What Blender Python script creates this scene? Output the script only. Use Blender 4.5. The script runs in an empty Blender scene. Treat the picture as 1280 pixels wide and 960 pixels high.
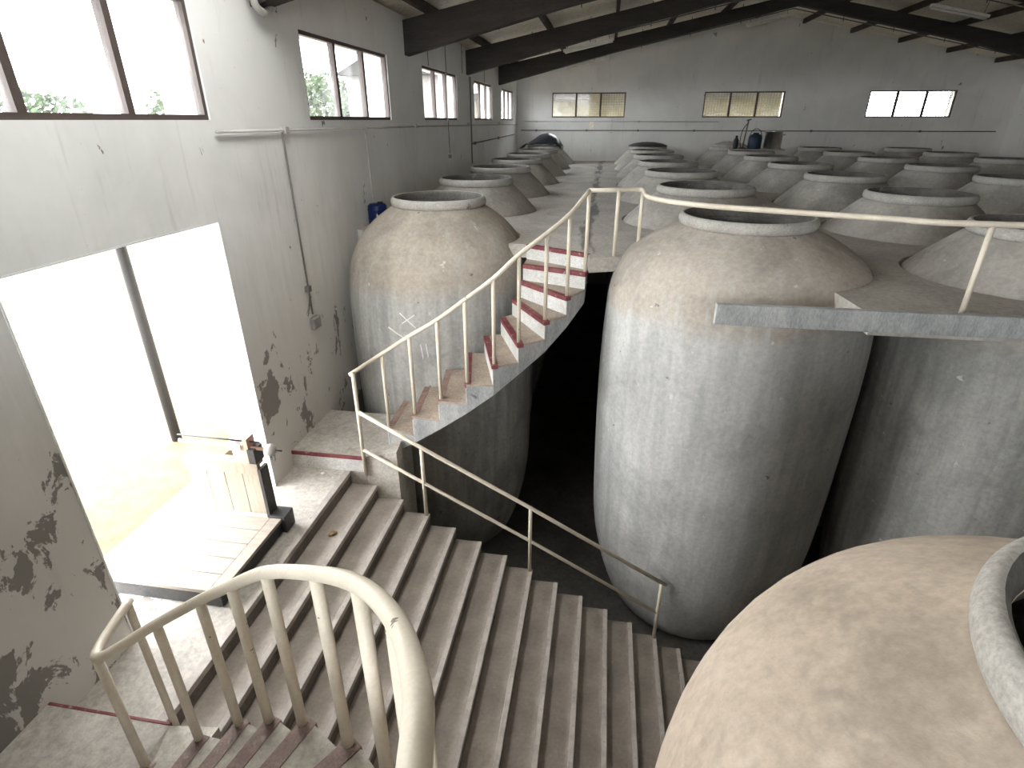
import bpy, bmesh, math, random
from mathutils import Vector, Matrix, noise
random.seed(7)
scn = bpy.context.scene
C = scn.collection
R = math.radians

# ---------------------------------------------------------------- camera
CAM_H = 1.20
pitch = math.atan(330 / 700.0)
yaw = math.atan(122 / math.hypot(330, 700))
cam_d = bpy.data.cameras.new('camera')
cam = bpy.data.objects.new('camera', cam_d)
C.objects.link(cam)
cam_d.sensor_fit = 'HORIZONTAL'
cam_d.sensor_width = 36.0
cam_d.lens = 36.0 * 700 / 1280
cam_d.clip_start = 0.05
cam_d.clip_end = 300
cam.location = (0, 0, CAM_H)
cam.rotation_euler = (math.pi / 2 - pitch, 0, yaw)
scn.camera = cam

# ---------------------------------------------------------------- world, exposure
w = bpy.data.worlds.new('overcast_sky')
scn.world = w
w.use_nodes = True
bg = w.node_tree.nodes['Background']
bg.inputs[0].default_value = (0.965, 0.985, 1.0, 1)
bg.inputs[1].default_value = 1.0
scn.view_settings.view_transform = 'Standard'
scn.view_settings.look = 'None'
scn.view_settings.gamma = 1
scn.view_settings.use_curve_mapping = False
scn.view_settings.exposure = 4.6
scn.cycles.max_bounces = 10
scn.cycles.diffuse_bounces = 7
scn.cycles.transparent_max_bounces = 16
scn.cycles.sample_clamp_indirect = 4.0


def portal(name, loc, rot, sx, sy):
    """daylight through an opening of the building (portal of the sky light)"""
    d = bpy.data.lights.new(name, 'AREA')
    d.shape = 'RECTANGLE'
    d.size = sx
    d.size_y = sy
    d.energy = 1
    d.cycles.is_portal = True
    o = bpy.data.objects.new(name, d)
    C.objects.link(o)
    o.location = loc
    o.rotation_euler = rot
    return o


# room dimensions
XL, XR = -2.93, 11.3
YN, YF = -5.6, 19.65
XRIDGE = (XL + XR) / 2
ZEAVE, ZRIDGE = 2.46, 3.86
SLOPE = (ZRIDGE - ZEAVE) / (XRIDGE - XL)
ZLOW = -4.03          # floor of the pit
ZLAND = -1.80         # landing at the foot of the curved flights
ZDOOR = -1.98         # landing at the door, top of the wide flight
TH = 0.36
BAY = 3.76
LEFT_WIN = [(-5.4, -3.2), (-1.75, .55), (2.0, 4.2), (5.75, 8.07), (9.6, 11.8), (13.33, 15.43), (16.74, 18.8)]
FAR_WIN = [(-1.82, .45), (2.78, 5.08), (7.4, 9.7)]
ADDED_NEAR_WIN = [(-2.7, -.3), (.1, 2.5)]  # unseen windows, added to brighten the hall from behind the camera
WZ0, WZ1 = 1.2, 1.97


def win_z(a):
    return (WZ0, WZ1)


DOOR = (2.25, 4.04, ZDOOR, .50)
# portals in the openings
for (a, b) in LEFT_WIN:
    portal('daylight_opening', (XL - TH - .02, (a + b) / 2, sum(win_z(a)) / 2), (0, R(-90), 0), win_z(a)[1] - win_z(a)[0], b - a)
for (a, b) in FAR_WIN:
    portal('daylight_opening', ((a + b) / 2, YF + TH + .02, 1.62), (R(-90), 0, 0), b - a, .7)
for (a, b) in ADDED_NEAR_WIN:
    portal('daylight_opening', ((a + b) / 2, YN - TH - .02, 1.3), (R(90), 0, 0), b - a, 2.0)
portal('daylight_opening', (XL - TH - .02, (DOOR[0] + DOOR[1]) / 2, (DOOR[2] + DOOR[3]) / 2), (0, R(-90), 0), DOOR[3] - DOOR[2], DOOR[1] - DOOR[0])


# unseen rooflights of translucent sheet, added to light the stairs from above
SKY_X = (-2.50, -1.85)
SKY_I = (8, 9, 10)                  # board positions that are glazed
NB = 27
BW = (YF - YN) / NB
SKY_Y = (YN + BW * SKY_I[0], YN + BW * (SKY_I[-1] + 1))
sx_ = (SKY_X[0] + SKY_X[1]) / 2
portal('daylight_opening', (sx_, (SKY_Y[0] + SKY_Y[1]) / 2, ZEAVE + SLOPE * (sx_ - XL) + .30), (0, -math.atan(SLOPE), 0), SKY_X[1] - SKY_X[0], SKY_Y[1] - SKY_Y[0])


# ---------------------------------------------------------------- materials
def nodes_of(name):
    m = bpy.data.materials.new(name)
    m.use_nodes = True
    nt = m.node_tree
    b = nt.nodes['Principled BSDF']
    return m, nt, b


def N(nt, t, **kw):
    n = nt.nodes.new(t)
    for k, v in kw.items():
        setattr(n, k, v)
    return n


def mixc(nt, fac, a, b, mode='MIX'):
    n = nt.nodes.new('ShaderNodeMix')
    n.data_type = 'RGBA'
    n.blend_type = mode
    for sock, v in ((n.inputs[0], fac), (n.inputs[6], a), (n.inputs[7], b)):
        if hasattr(v, 'type') and hasattr(v, 'links'):
            nt.links.new(v, sock)
        elif isinstance(v, (int, float)):
            sock.default_value = v
        else:
            sock.default_value = (*v, 1) if len(v) == 3 else v
    return n.outputs[2]


def noise_n(nt, vec, scale, detail=5, rough=.6, dist=0.0):
    n = nt.nodes.new('ShaderNodeTexNoise')
    n.inputs['Scale'].default_value = scale
    n.inputs['Detail'].default_value = detail
    n.inputs['Roughness'].default_value = rough
    n.inputs['Distortion'].default_value = dist
    nt.links.new(vec, n.inputs['Vector'])
    return n.outputs['Fac']


def ramp(nt, v, a, b, lo=0.0, hi=1.0):
    n = nt.nodes.new('ShaderNodeMapRange')
    n.clamp = True
    n.interpolation_type = 'SMOOTHSTEP'
    nt.links.new(v, n.inputs[0])
    n.inputs[1].default_value = a
    n.inputs[2].default_value = b
    n.inputs[3].default_value = lo
    n.inputs[4].default_value = hi
    return n.outputs[0]


def math_n(nt, op, a, b=None):
    n = nt.nodes.new('ShaderNodeMath')
    n.operation = op
    for i, v in enumerate((a, b)):
        if v is None:
            continue
        if isinstance(v, (int, float)):
            n.inputs[i].default_value = v
        else:
            nt.links.new(v, n.inputs[i])
    return n.outputs[0]


def vec_scaled(nt, vec, s):
    n = nt.nodes.new('ShaderNodeMapping')
    n.inputs['Scale'].default_value = s
    nt.links.new(vec, n.inputs['Vector'])
    return n.outputs[0]


def bump(nt, b, h, strength, dist=.01):
    n = nt.nodes.new('ShaderNodeBump')
    n.inputs['Strength'].default_value = strength
    n.inputs['Distance'].default_value = dist
    nt.links.new(h, n.inputs['Height'])
    nt.links.new(n.outputs[0], b.inputs['Normal'])


def mottled(name, c1, c2, scale=3.0, rough=.85, spots=None, spot_t=(.66, .74), spot_scale=18, bumpv=.25, stretch=(1, 1, 1), coord='Object', fine=.25):
    m, nt, b = nodes_of(name)
    tc = N(nt, 'ShaderNodeTexCoord')
    vec = vec_scaled(nt, tc.outputs[coord], stretch)
    n1 = noise_n(nt, vec, scale, 6, .65, .3)
    col = mixc(nt, ramp(nt, n1, .3, .7), c1, c2)
    n2 = noise_n(nt, vec, scale * 14, 4, .7)
    g = ramp(nt, n2, .2, .8, 1 - fine, 1 + fine)
    cc = N(nt, 'ShaderNodeCombineColor')
    for i in range(3):
        nt.links.new(g, cc.inputs[i])
    col = mixc(nt, 1.0, col, cc.outputs[0], 'MULTIPLY')
    if spots:
        n3 = noise_n(nt, tc.outputs[coord], spot_scale, 3, .6)
        col = mixc(nt, ramp(nt, n3, *spot_t), col, spots)
    nt.links.new(col, b.inputs['Base Color'])
    b.inputs['Roughness'].default_value = rough
    b.inputs['Specular IOR Level'].default_value = .25
    if bumpv:
        bump(nt, b, n2, bumpv)
    return m


def plain(name, c, rough=.5, metal=0.0):
    m = mottled(name, tuple(x * .88 for x in c), tuple(min(1, x * 1.08) for x in c), 4.0, rough, bumpv=.06, fine=.06)
    m.node_tree.nodes['Principled BSDF'].inputs['Metallic'].default_value = metal
    return m


def jar_material(name, beige, grey, pale, edge=-.35, dusty=1.0):
    """cast concrete: warm weathered shoulder above, greyer body with pale cloudy streaks below"""
    m, nt, b = nodes_of(name)
    tc = N(nt, 'ShaderNodeTexCoord')
    o = tc.outputs['Object']
    sep = N(nt, 'ShaderNodeSeparateXYZ')
    nt.links.new(o, sep.inputs[0])
    cloud = noise_n(nt, o, 1.6, 6, .62, .6)
    streak = noise_n(nt, vec_scaled(nt, o, (4.5, 4.5, .45)), 1.6, 5, .6, .2)
    fine = noise_n(nt, o, 26, 4, .7)
    wavy = math_n(nt, 'ADD', sep.outputs[2], math_n(nt, 'MULTIPLY', math_n(nt, 'SUBTRACT', noise_n(nt, o, 1.3, 4), .5), .55))
    up = ramp(nt, wavy, edge - .13, edge + .10)
    low = mixc(nt, ramp(nt, streak, .33, .68), grey, pale)
    low = mixc(nt, ramp(nt, cloud, .42, .72, 0, .55), low, tuple(x * .62 for x in grey))
    top = mixc(nt, ramp(nt, cloud, .35, .68), beige, tuple(x * .70 for x in beige))
    top = mixc(nt, ramp(nt, streak, .5, .75, 0, .6), top, pale)
    col = mixc(nt, up, low, top)
    g = ramp(nt, fine, .2, .8, .84, 1.14)
    cc = N(nt, 'ShaderNodeCombineColor')
    for i in range(3):
        nt.links.new(g, cc.inputs[i])
    col = mixc(nt, 1.0, col, cc.outputs[0], 'MULTIPLY')
    chips = noise_n(nt, o, 9, 2, .5)
    band = math_n(nt, 'MULTIPLY', ramp(nt, chips, .70, .735), ramp(nt, noise_n(nt, o, 30, 2), .45, .6))
    col = mixc(nt, math_n(nt, 'MULTIPLY', band, .8 * dusty), col, (.62, .60, .57))
    dark = noise_n(nt, vec_scaled(nt, o, (1, 1, 1.6)), 7.3, 3, .55)
    col = mixc(nt, math_n(nt, 'MULTIPLY', ramp(nt, dark, .715, .76), .7), col, (.10, .092, .085))
    nt.links.new(col, b.inputs['Base Color'])
    b.inputs['Roughness'].default_value = .88
    b.inputs['Specular IOR Level'].default_value = .2
    bump(nt, b, math_n(nt, 'ADD', fine, math_n(nt, 'MULTIPLY', cloud, 1.5)), .22)
    return m


def wall_material(name, base, dirt, peel_amount):
    m, nt, b = nodes_of(name)
    g = N(nt, 'ShaderNodeNewGeometry')
    p = g.outputs['Position']
    sep = N(nt, 'ShaderNodeSeparateXYZ')
    nt.links.new(p, sep.inputs[0])
    big = noise_n(nt, p, .8, 5, .6, .4)
    streak = noise_n(nt, vec_scaled(nt, p, (5, 5, .5)), 1.5, 5, .65)
    col = mixc(nt, ramp(nt, big, .35, .7), base, tuple(x * .86 for x in base))
    # grime collecting on the lower part of the wall, in streaks
    z = sep.outputs[2]
    lowz = ramp(nt, math_n(nt, 'ADD', z, math_n(nt, 'MULTIPLY', math_n(nt, 'SUBTRACT', streak, .5), 1.6)), .75, -.9)
    col = mixc(nt, math_n(nt, 'MULTIPLY', lowz, .55), col, dirt)
    col = mixc(nt, ramp(nt, streak, .55, .8, 0, .35), col, tuple(x * .8 for x in dirt))
    # peeled plaster
    n = noise_n(nt, vec_scaled(nt, p, (1.7, 1.7, 1.0)), 2.7, 5, .62, .5)
    n2 = noise_n(nt, p, 16, 3, .6)
    t = math_n(nt, 'ADD', n, math_n(nt, 'MULTIPLY', math_n(nt, 'SUBTRACT', n2, .5), .16))
    zz = ramp(nt, z, -.25, -1.1, 0, peel_amount)
    t = math_n(nt, 'ADD', t, zz)
    pe = ramp(nt, t, .685, .71)
    col = mixc(nt, math_n(nt, 'MULTIPLY', pe, .85), col, (.16, .145, .13))
    sp = ramp(nt, noise_n(nt, p, 34, 2, .5), .755, .79)
    col = mixc(nt, math_n(nt, 'MULTIPLY', sp, .5), col, (.2, .18, .16))
    nt.links.new(col, b.inputs['Base Color'])
    b.inputs['Roughness'].default_value = .8
    b.inputs['Specular IOR Level'].default_value = .3
    h = math_n(nt, 'SUBTRACT', math_n(nt, 'MULTIPLY', noise_n(nt, p, 9, 5), .5), pe)
    bump(nt, b, h, .3, .012)
    return m


def wood_material(name, c1, c2, axis_stretch=(1, 12, 12)):
    return mottled(name, c1, c2, 2.2, .75, bumpv=.2, stretch=axis_stretch, fine=.18)


M = {}
M['jar'] = jar_material('jar_concrete', (.455, .405, .352), (.40, .397, .383), (.51, .507, .49))
M['jar_front'] = jar_material('jar_concrete_scraped', (.43, .38, .325), (.31, .307, .293), (.45, .445, .42), edge=-.45)
M['jar_pale'] = jar_material('jar_concrete_dusty', (.52, .43, .345), (.45, .39, .33), (.55, .475, .395), edge=-1.0, dusty=.2)
M['jar_row'] = jar_material('jar_concrete_grey', (.43, .40, .36), (.30, .295, .28), (.44, .43, .40))
M['jar_inside'] = mottled('jar_inside', (.085, .078, .072), (.17, .158, .145), 3, .9, spots=(.36, .34, .31), spot_t=(.66, .76), spot_scale=5)  # dark tone holds wine residue and the shade inside the mouth
M['rim'] = mottled('rim_concrete', (.36, .34, .31), (.46, .44, .405), 5, .85, spots=(.16, .15, .14), spot_t=(.67, .75), spot_scale=8)
M['wall'] = wall_material('white_plaster', (.82, .81, .795), (.42, .38, .335), .135)
M['wall_far'] = wall_material('white_plaster_clean', (.74, .72, .69), (.42, .39, .36), .0)
M['jamb'] = mottled('jamb_whitewash', (.80, .80, .80), (.70, .70, .70), 3, .8, fine=.06)
M['floor_up'] = mottled('screed', (.50, .465, .425), (.38, .35, .315), 1.8, .85, spots=(.14, .125, .115), spot_t=(.66, .8), spot_scale=3.0)
M['floor_aisle'] = mottled('screed_aisle', (.50, .465, .425), (.38, .35, .315), 1.8, .85, spots=(.14, .125, .115), spot_t=(.66, .8), spot_scale=3.0)


def add_drain_stain(m):
    # damp stain with a ragged outline along the drain line of the aisle
    nt = m.node_tree
    b = nt.nodes['Principled BSDF']
    old = b.inputs['Base Color'].links[0].from_socket
    g = N(nt, 'ShaderNodeNewGeometry')
    sp = N(nt, 'ShaderNodeSeparateXYZ')
    nt.links.new(g.outputs['Position'], sp.inputs[0])
    n = noise_n(nt, vec_scaled(nt, g.outputs['Position'], (3, .5, 1)), 1.6, 5, .65)
    d = math_n(nt, 'ABSOLUTE', math_n(nt, 'ADD', sp.outputs[0], .17))
    d = math_n(nt, 'ADD', d, math_n(nt, 'MULTIPLY', math_n(nt, 'SUBTRACT', n, .5), -.55))
    nt.links.new(mixc(nt, ramp(nt, d, .10, .0, 0, .8), old, (.13, .115, .105)), b.inputs['Base Color'])


add_drain_stain(M['floor_aisle'])
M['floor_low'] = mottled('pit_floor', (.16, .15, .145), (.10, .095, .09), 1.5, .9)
M['tread'] = mottled('stair_concrete', (.47, .415, .37), (.31, .27, .24), 2.4, .85, spots=(.10, .085, .078), spot_t=(.72, .80), spot_scale=6, fine=.12)
M['tread_curved'] = mottled('stair_cement', (.44, .36, .295), (.31, .255, .215), 3.0, .85, spots=(.10, .085, .075), spot_t=(.71, .78), spot_scale=13)
M['riser_shade_tone'] = mottled('shaded_riser_concrete', (.20, .175, .158), (.125, .108, .098), 3, .9)  # shade of risers facing away from the door, put into their colour
M['tread_near'] = mottled('stair_cement_grey', (.46, .43, .385), (.34, .31, .275), 3.0, .85, spots=(.10, .085, .075), spot_t=(.71, .78), spot_scale=13)
M['pier'] = mottled('pier_plaster', (.56, .52, .465), (.40, .37, .335), 2.6, .85, spots=(.16, .15, .14), spot_t=(.68, .78), spot_scale=7)
M['nose'] = mottled('stair_edge', (.50, .455, .415), (.34, .305, .28), 6, .75, spots=(.12, .105, .095), spot_t=(.66, .72), spot_scale=14, fine=.1)
M['stringer'] = mottled('stringer_plaster', (.46, .46, .455), (.30, .305, .305), 2.6, .85, spots=(.12, .12, .125), spot_t=(.68, .78), spot_scale=6, stretch=(2.5, 2.5, .8))
M['riser'] = mottled('riser_limewash', (.66, .66, .64), (.54, .53, .505), 5, .8, spots=(.25, .23, .21), spot_t=(.68, .78), spot_scale=20)
M['red'] = mottled('oxide_red_paint', (.165, .036, .045), (.24, .085, .085), 8, .6, spots=(.36, .29, .25), spot_t=(.60, .72), spot_scale=15)
M['red_worn'] = mottled('worn_red_paint', (.26, .15, .13), (.36, .27, .225), 7, .7)
M['red_faded'] = mottled('faded_oxide_paint', (.185, .125, .115), (.27, .205, .185), 7, .7, spots=(.36, .31, .27), spot_t=(.6, .72), spot_scale=16)
M['cream'] = mottled('cream_enamel', (.72, .645, .535), (.63, .56, .455), 6, .38, spots=(.13, .095, .07), spot_t=(.715, .735), spot_scale=15, bumpv=.1, fine=.06)
M['beam'] = mottled('sooty_timber', (.034, .029, .027), (.055, .046, .042), 2.2, .75, stretch=(.5, 3, 3))
M['purlin'] = mottled('dark_purlin', (.05, .04, .035), (.08, .065, .055), 4, .75)
M['board'] = mottled('ceiling_fibre_board', (.88, .82, .71), (.82, .755, .645), 1.4, .8, spots=(.45, .39, .31), spot_t=(.66, .78), spot_scale=3)
M['frame'] = plain('window_paint', (.085, .065, .058), .55)
M['pipe'] = plain('pipe_paint', (.45, .43, .40), .5)
M['pipe_dark'] = plain('pipe_dark', (.14, .125, .115), .55)
M['wood'] = wood_material('bleached_wood', (.36, .31, .245), (.27, .225, .175), (14, 14, 1.2))
M['wood_deck'] = wood_material('bleached_deck', (.36, .315, .27), (.27, .235, .20), (1.2, 14, 14))
M['iron'] = mottled('black_iron', (.03, .03, .032), (.06, .057, .055), 6, .5)
M['copper'] = plain('pink_brass', (.56, .36, .29), .4, .4)
M['steel'] = plain('stainless', (.72, .71, .69), .28, 1.0)
M['blue'] = plain('blue_plastic', (.008, .016, .075), .4)
M['navy'] = plain('dark_canister', (.02, .035, .055), .45)
M['black'] = plain('black_sheet', (.018, .019, .024), .45)
M['lid'] = plain('dark_lid', (.05, .048, .045), .6)
M['straw'] = mottled('straw_slat', (.62, .52, .33), (.48, .40, .24), 6, .8)
M['tube_lamp'] = plain('lamp_white', (.74, .72, .66), .35)
M['chalk'] = plain('white_chalk', (.80, .79, .76), .9)
M['yellow'] = plain('faded_yellow', (.55, .48, .22), .6)
M['stone'] = mottled('rubble', (.30, .28, .26), (.2, .185, .17), 9, .9)
M['leaf_dry'] = plain('dry_leaf', (.33, .21, .10), .8)
M['white_chip'] = plain('plaster_white', (.72, .71, .69), .9)
M['roof'] = mottled('roof_sheet', (.28, .26, .24), (.2, .19, .18), 2, .8)
# outdoors
M['earth'] = mottled('dry_earth', (.115, .09, .055), (.085, .068, .04), .4, .9, bumpv=0)
M['foliage'] = mottled('foliage_green', (.016, .030, .008), (.028, .042, .012), 1.2, .7, bumpv=0)
M['bark'] = mottled('bark', (.05, .04, .03), (.035, .028, .02), 5, .9)
M['house'] = mottled('cream_render', (.085, .076, .052), (.074, .066, .045), .8, .9, bumpv=0)
M['house_white'] = mottled('pink_render', (.14, .125, .118), (.125, .112, .105), .8, .9, bumpv=0)
M['eave'] = plain('eave_tile', (.02, .018, .016), .9)
M['pole'] = plain('pole_wood', (.03, .028, .026), .8)


def glass_material():
    m = bpy.data.materials.new('dusty_pane')
    m.use_nodes = True
    nt = m.node_tree
    nt.nodes.clear()
    out = N(nt, 'ShaderNodeOutputMaterial')
    tr = N(nt, 'ShaderNodeBsdfTransparent')
    tr.inputs[0].default_value = (.93, .95, .96, 1)
    gl = N(nt, 'ShaderNodeBsdfGlossy')
    gl.inputs['Roughness'].default_value = .05
    df = N(nt, 'ShaderNodeBsdfTranslucent')
    df.inputs[0].default_value = (.8, .8, .8, 1)
    g = N(nt, 'ShaderNodeNewGeometry')
    dust = ramp(nt, noise_n(nt, g.outputs['Position'], 1.5, 4), .4, .7, .01, .07)
    mx = N(nt, 'ShaderNodeMixShader')
    nt.links.new(dust, mx.inputs[0])
    nt.links.new(tr.outputs[0], mx.inputs[1])
    nt.links.new(df.outputs[0], mx.inputs[2])
    fr = N(nt, 'ShaderNodeLayerWeight')
    fr.inputs[0].default_value = .12
    mx2 = N(nt, 'ShaderNodeMixShader')
    nt.links.new(math_n(nt, 'MULTIPLY', fr.outputs[1], .35), mx2.inputs[0])
    nt.links.new(mx.outputs[0], mx2.inputs[1])
    nt.links.new(gl.outputs[0], mx2.inputs[2])
    nt.links.new(mx2.outputs[0], out.inputs[0])
    return m


M['glass'] = glass_material()


def sheet_material():
    m = bpy.data.materials.new('added_rooflight_sheet')
    m.use_nodes = True
    nt = m.node_tree
    nt.nodes.clear()
    out = N(nt, 'ShaderNodeOutputMaterial')
    tr = N(nt, 'ShaderNodeBsdfTransparent')
    tr.inputs[0].default_value = (.82, .82, .80, 1)
    df = N(nt, 'ShaderNodeBsdfTranslucent')
    df.inputs[0].default_value = (.8, .79, .76, 1)
    g = N(nt, 'ShaderNodeNewGeometry')
    mx = N(nt, 'ShaderNodeMixShader')
    nt.links.new(ramp(nt, noise_n(nt, g.outputs['Position'], 2.0, 4), .3, .7, .12, .3), mx.inputs[0])
    nt.links.new(tr.outputs[0], mx.inputs[1])
    nt.links.new(df.outputs[0], mx.inputs[2])
    nt.links.new(mx.outputs[0], out.inputs[0])
    return m


M['sheet'] = sheet_material()


# ---------------------------------------------------------------- mesh helpers
def link(name, me, mat, parent=None, smooth=False):
    if mat is not None and not me.materials:
        me.materials.append(M[mat] if isinstance(mat, str) else mat)
    if smooth:
        for p in me.polygons:
            p.use_smooth = True
    o = bpy.data.objects.new(name, me)
    C.objects.link(o)
    if parent is not None:
        o.parent = parent
    return o


def from_bm(name, bm, mat, parent=None, smooth=False, loc=None):
    bmesh.ops.recalc_face_normals(bm, faces=bm.faces)
    me = bpy.data.meshes.new(name)
    bm.to_mesh(me)
    bm.free()
    o = link(name, me, mat, parent, smooth)
    if loc is not None:
        o.location = loc
    return o


def empty(name, loc=(0, 0, 0), rz=0.0):
    o = bpy.data.objects.new(name, None)
    C.objects.link(o)
    o.empty_display_size = .2
    o.location = loc
    o.rotation_euler = (0, 0, rz)
    return o


def tag(o, label, cat=None, group=None, kind=None):
    o['label'] = label
    if cat:
        o['category'] = cat
    if group:
        o['group'] = group
    if kind:
        o['kind'] = kind
    return o


def add_box(bm, x0, x1, y0, y1, z0, z1, bev=0.0):
    vs = [bm.verts.new((x, y, z)) for z in (z0, z1) for y in (y0, y1) for x in (x0, x1)]
    fs = [(0, 2, 3, 1), (4, 5, 7, 6), (0, 1, 5, 4), (2, 6, 7, 3), (0, 4, 6, 2), (1, 3, 7, 5)]
    faces = [bm.faces.new([vs[i] for i in f]) for f in fs]
    if bev:
        es = list({e for f in faces for e in f.edges})
        bmesh.ops.bevel(bm, geom=es, offset=bev, segments=2, affect='EDGES', profile=.6)


def box(name, x0, x1, y0, y1, z0, z1, mat, parent=None, bev=0.0):
    bm = bmesh.new()
    add_box(bm, x0, x1, y0, y1, z0, z1, bev)
    return from_bm(name, bm, mat, parent)


def add_tube(bm, pts, r, seg=10, caps=True):
    pts = [Vector(p) for p in pts]
    rings = []
    up = Vector((0, 0, 1))
    prev = None
    for i, p in enumerate(pts):
        if i == 0:
            t = pts[1] - p
        elif i == len(pts) - 1:
            t = p - pts[i - 1]
        else:
            t = (pts[i + 1] - p).normalized() + (p - pts[i - 1]).normalized()
        t.normalize()
        if prev is None:
            a = t.cross(up)
            if a.length < 1e-3:
                a = t.cross(Vector((1, 0, 0)))
        else:
            a = prev - t * prev.dot(t)
        a.normalize()
        prev = a
        b = t.cross(a)
        rr = r[i] if isinstance(r, (list, tuple)) else r
        rings.append([bm.verts.new(p + (a * math.cos(q) + b * math.sin(q)) * rr) for q in [2 * math.pi * k / seg for k in range(seg)]])
    for A, B in zip(rings, rings[1:]):
        for k in range(seg):
            bm.faces.new((A[k], A[(k + 1) % seg], B[(k + 1) % seg], B[k]))
    if caps:
        bm.faces.new(rings[0][::-1])
        bm.faces.new(rings[-1])


def tube(name, pts, r, mat, parent=None, seg=10):
    bm = bmesh.new()
    add_tube(bm, pts, r, seg)
    return from_bm(name, bm, mat, parent, smooth=True)


def catmull(pts, n=6):
    P = [Vector(p) for p in pts]
    P = [P[0] * 2 - P[1]] + P + [P[-1] * 2 - P[-2]]
    out = []
    for i in range(1, len(P) - 2):
        for k in range(n):
            t = k / n
            a, b, c, d = P[i - 1], P[i], P[i + 1], P[i + 2]
            out.append(.5 * ((2 * b) + (c - a) * t + (2 * a - 5 * b + 4 * c - d) * t * t + (3 * b - a - 3 * c + d) * t ** 3))
    out.append(P[-2])
    return out


def lathe_mesh(name, prof, seg=48, lump=0.0, seed=0):
    bm = bmesh.new()
    rings = []
    for (r, z) in prof:
        if r < 1e-4:
            rings.append([bm.verts.new((0, 0, z))])
        else:
            ring = []
            for k in range(seg):
                a = 2 * math.pi * k / seg
                rr = r
                if lump:
                    rr = r * (1 + lump * noise.noise((math.cos(a) * 1.7 + seed, math.sin(a) * 1.7, z * .9)))
                ring.append(bm.verts.new((rr * math.cos(a), rr * math.sin(a), z)))
            rings.append(ring)
    for A, B in zip(rings, rings[1:]):
        if len(A) == 1 and len(B) == 1:
            continue
        for k in range(seg):
            k2 = (k + 1) % seg
            if len(A) == 1:
                bm.faces.new((A[0], B[k2], B[k]))
            elif len(B) == 1:
                bm.faces.new((A[k], A[k2], B[0]))
            else:
                bm.faces.new((A[k], A[k2], B[k2], B[k]))
    bmesh.ops.recalc_face_normals(bm, faces=bm.faces)
    me = bpy.data.meshes.new(name)
    bm.to_mesh(me)
    bm.free()
    for p in me.polygons:
        p.use_smooth = True
    return me


def lathe(name, prof, mat, parent=None, seg=32, loc=None):
    o = link(name, lathe_mesh(name, prof, seg), mat, parent)
    if loc:
        o.location = loc
    return o


def prism(bm, poly, ztop, zbot):
    """poly: list of (x,y); ztop/zbot: number or list per vertex"""
    n = len(poly)
    zt = ztop if isinstance(ztop, (list, tuple)) else [ztop] * n
    zb = zbot if isinstance(zbot, (list, tuple)) else [zbot] * n
    T = [bm.verts.new((x, y, z)) for (x, y), z in zip(poly, zt)]
    B = [bm.verts.new((x, y, z)) for (x, y), z in zip(poly, zb)]
    bm.faces.new(T)
    bm.faces.new(B[::-1])
    for i in range(n):
        j = (i + 1) % n
        bm.faces.new((T[j], T[i], B[i], B[j]))


def wall_mesh(name, mat, axis, c0, c1, u0, u1, z0, z1, openings, parent=None):
    """manifold wall with rectangular openings. axis 'x': wall plane x=c0..c1, u along y"""
    us = sorted({u0, u1, *[o[0] for o in openings], *[o[1] for o in openings]})
    zs = sorted({z0, z1, *[o[2] for o in openings], *[o[3] for o in openings]})
    bm = bmesh.new()
    vert = {}

    def V(i, j, s):
        if (i, j, s) not in vert:
            c = (c0, c1)[s]
            vert[(i, j, s)] = bm.verts.new((c, us[i], zs[j]) if axis == 'x' else (us[i], c, zs[j]))
        return vert[(i, j, s)]

    def solid(i, j):
        if i < 0 or j < 0 or i >= len(us) - 1 or j >= len(zs) - 1:
            return False
        cu, cz = (us[i] + us[i + 1]) / 2, (zs[j] + zs[j + 1]) / 2
        return not any(o[0] < cu < o[1] and o[2] < cz < o[3] for o in openings)
    for i in range(len(us) - 1):
        for j in range(len(zs) - 1):
            if not solid(i, j):
                continue
            for s in (0, 1):
                bm.faces.new((V(i, j, s), V(i + 1, j, s), V(i + 1, j + 1, s), V(i, j + 1, s)))
            if not solid(i - 1, j):
                bm.faces.new((V(i, j, 0), V(i, j, 1), V(i, j + 1, 1), V(i, j + 1, 0)))
            if not solid(i + 1, j):
                bm.faces.new((V(i + 1, j, 0), V(i + 1, j, 1), V(i + 1, j + 1, 1), V(i + 1, j + 1, 0)))
            if not solid(i, j - 1):
                bm.faces.new((V(i, j, 0), V(i, j, 1), V(i + 1, j, 1), V(i + 1, j, 0)))
            if not solid(i, j + 1):
                bm.faces.new((V(i, j + 1, 0), V(i, j + 1, 1), V(i + 1, j + 1, 1), V(i + 1, j + 1, 0)))
    return from_bm(name, bm, mat, parent)


# ================================================================ the building shell
win_open = [(a, b, *win_z(a)) for a, b in LEFT_WIN]
wl = wall_mesh('wall_left', 'wall', 'x', XL - TH, XL, YN, YF, ZLOW, ZEAVE + .05, win_open + [DOOR])
tag(wl, 'tall white plastered wall with a row of windows, peeling near its foot', kind='structure')
wr = wall_mesh('wall_right', 'wall_far', 'x', XR, XR + TH, YN, YF, ZLOW, ZEAVE + .05, [])
tag(wr, 'white plastered wall on the far side of the jar hall', kind='structure')
far_open = [(a, b, 1.27, 1.97) for a, b in FAR_WIN]
wf = wall_mesh('wall_far', 'wall_far', 'y', YF, YF + TH, XL - TH, XR + TH, ZLOW, ZEAVE, far_open)
tag(wf, 'white gable wall with three wide windows at the end of the hall', kind='structure')
added_near_open = [(a, b, .3, 2.3) for a, b in ADDED_NEAR_WIN]
wn = wall_mesh('wall_near', 'wall_far', 'y', YN - TH, YN, XL - TH, XR + TH, ZLOW, ZEAVE, added_near_open)
tag(wn, 'white gable wall with large added windows behind the stairs', kind='structure')
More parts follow.
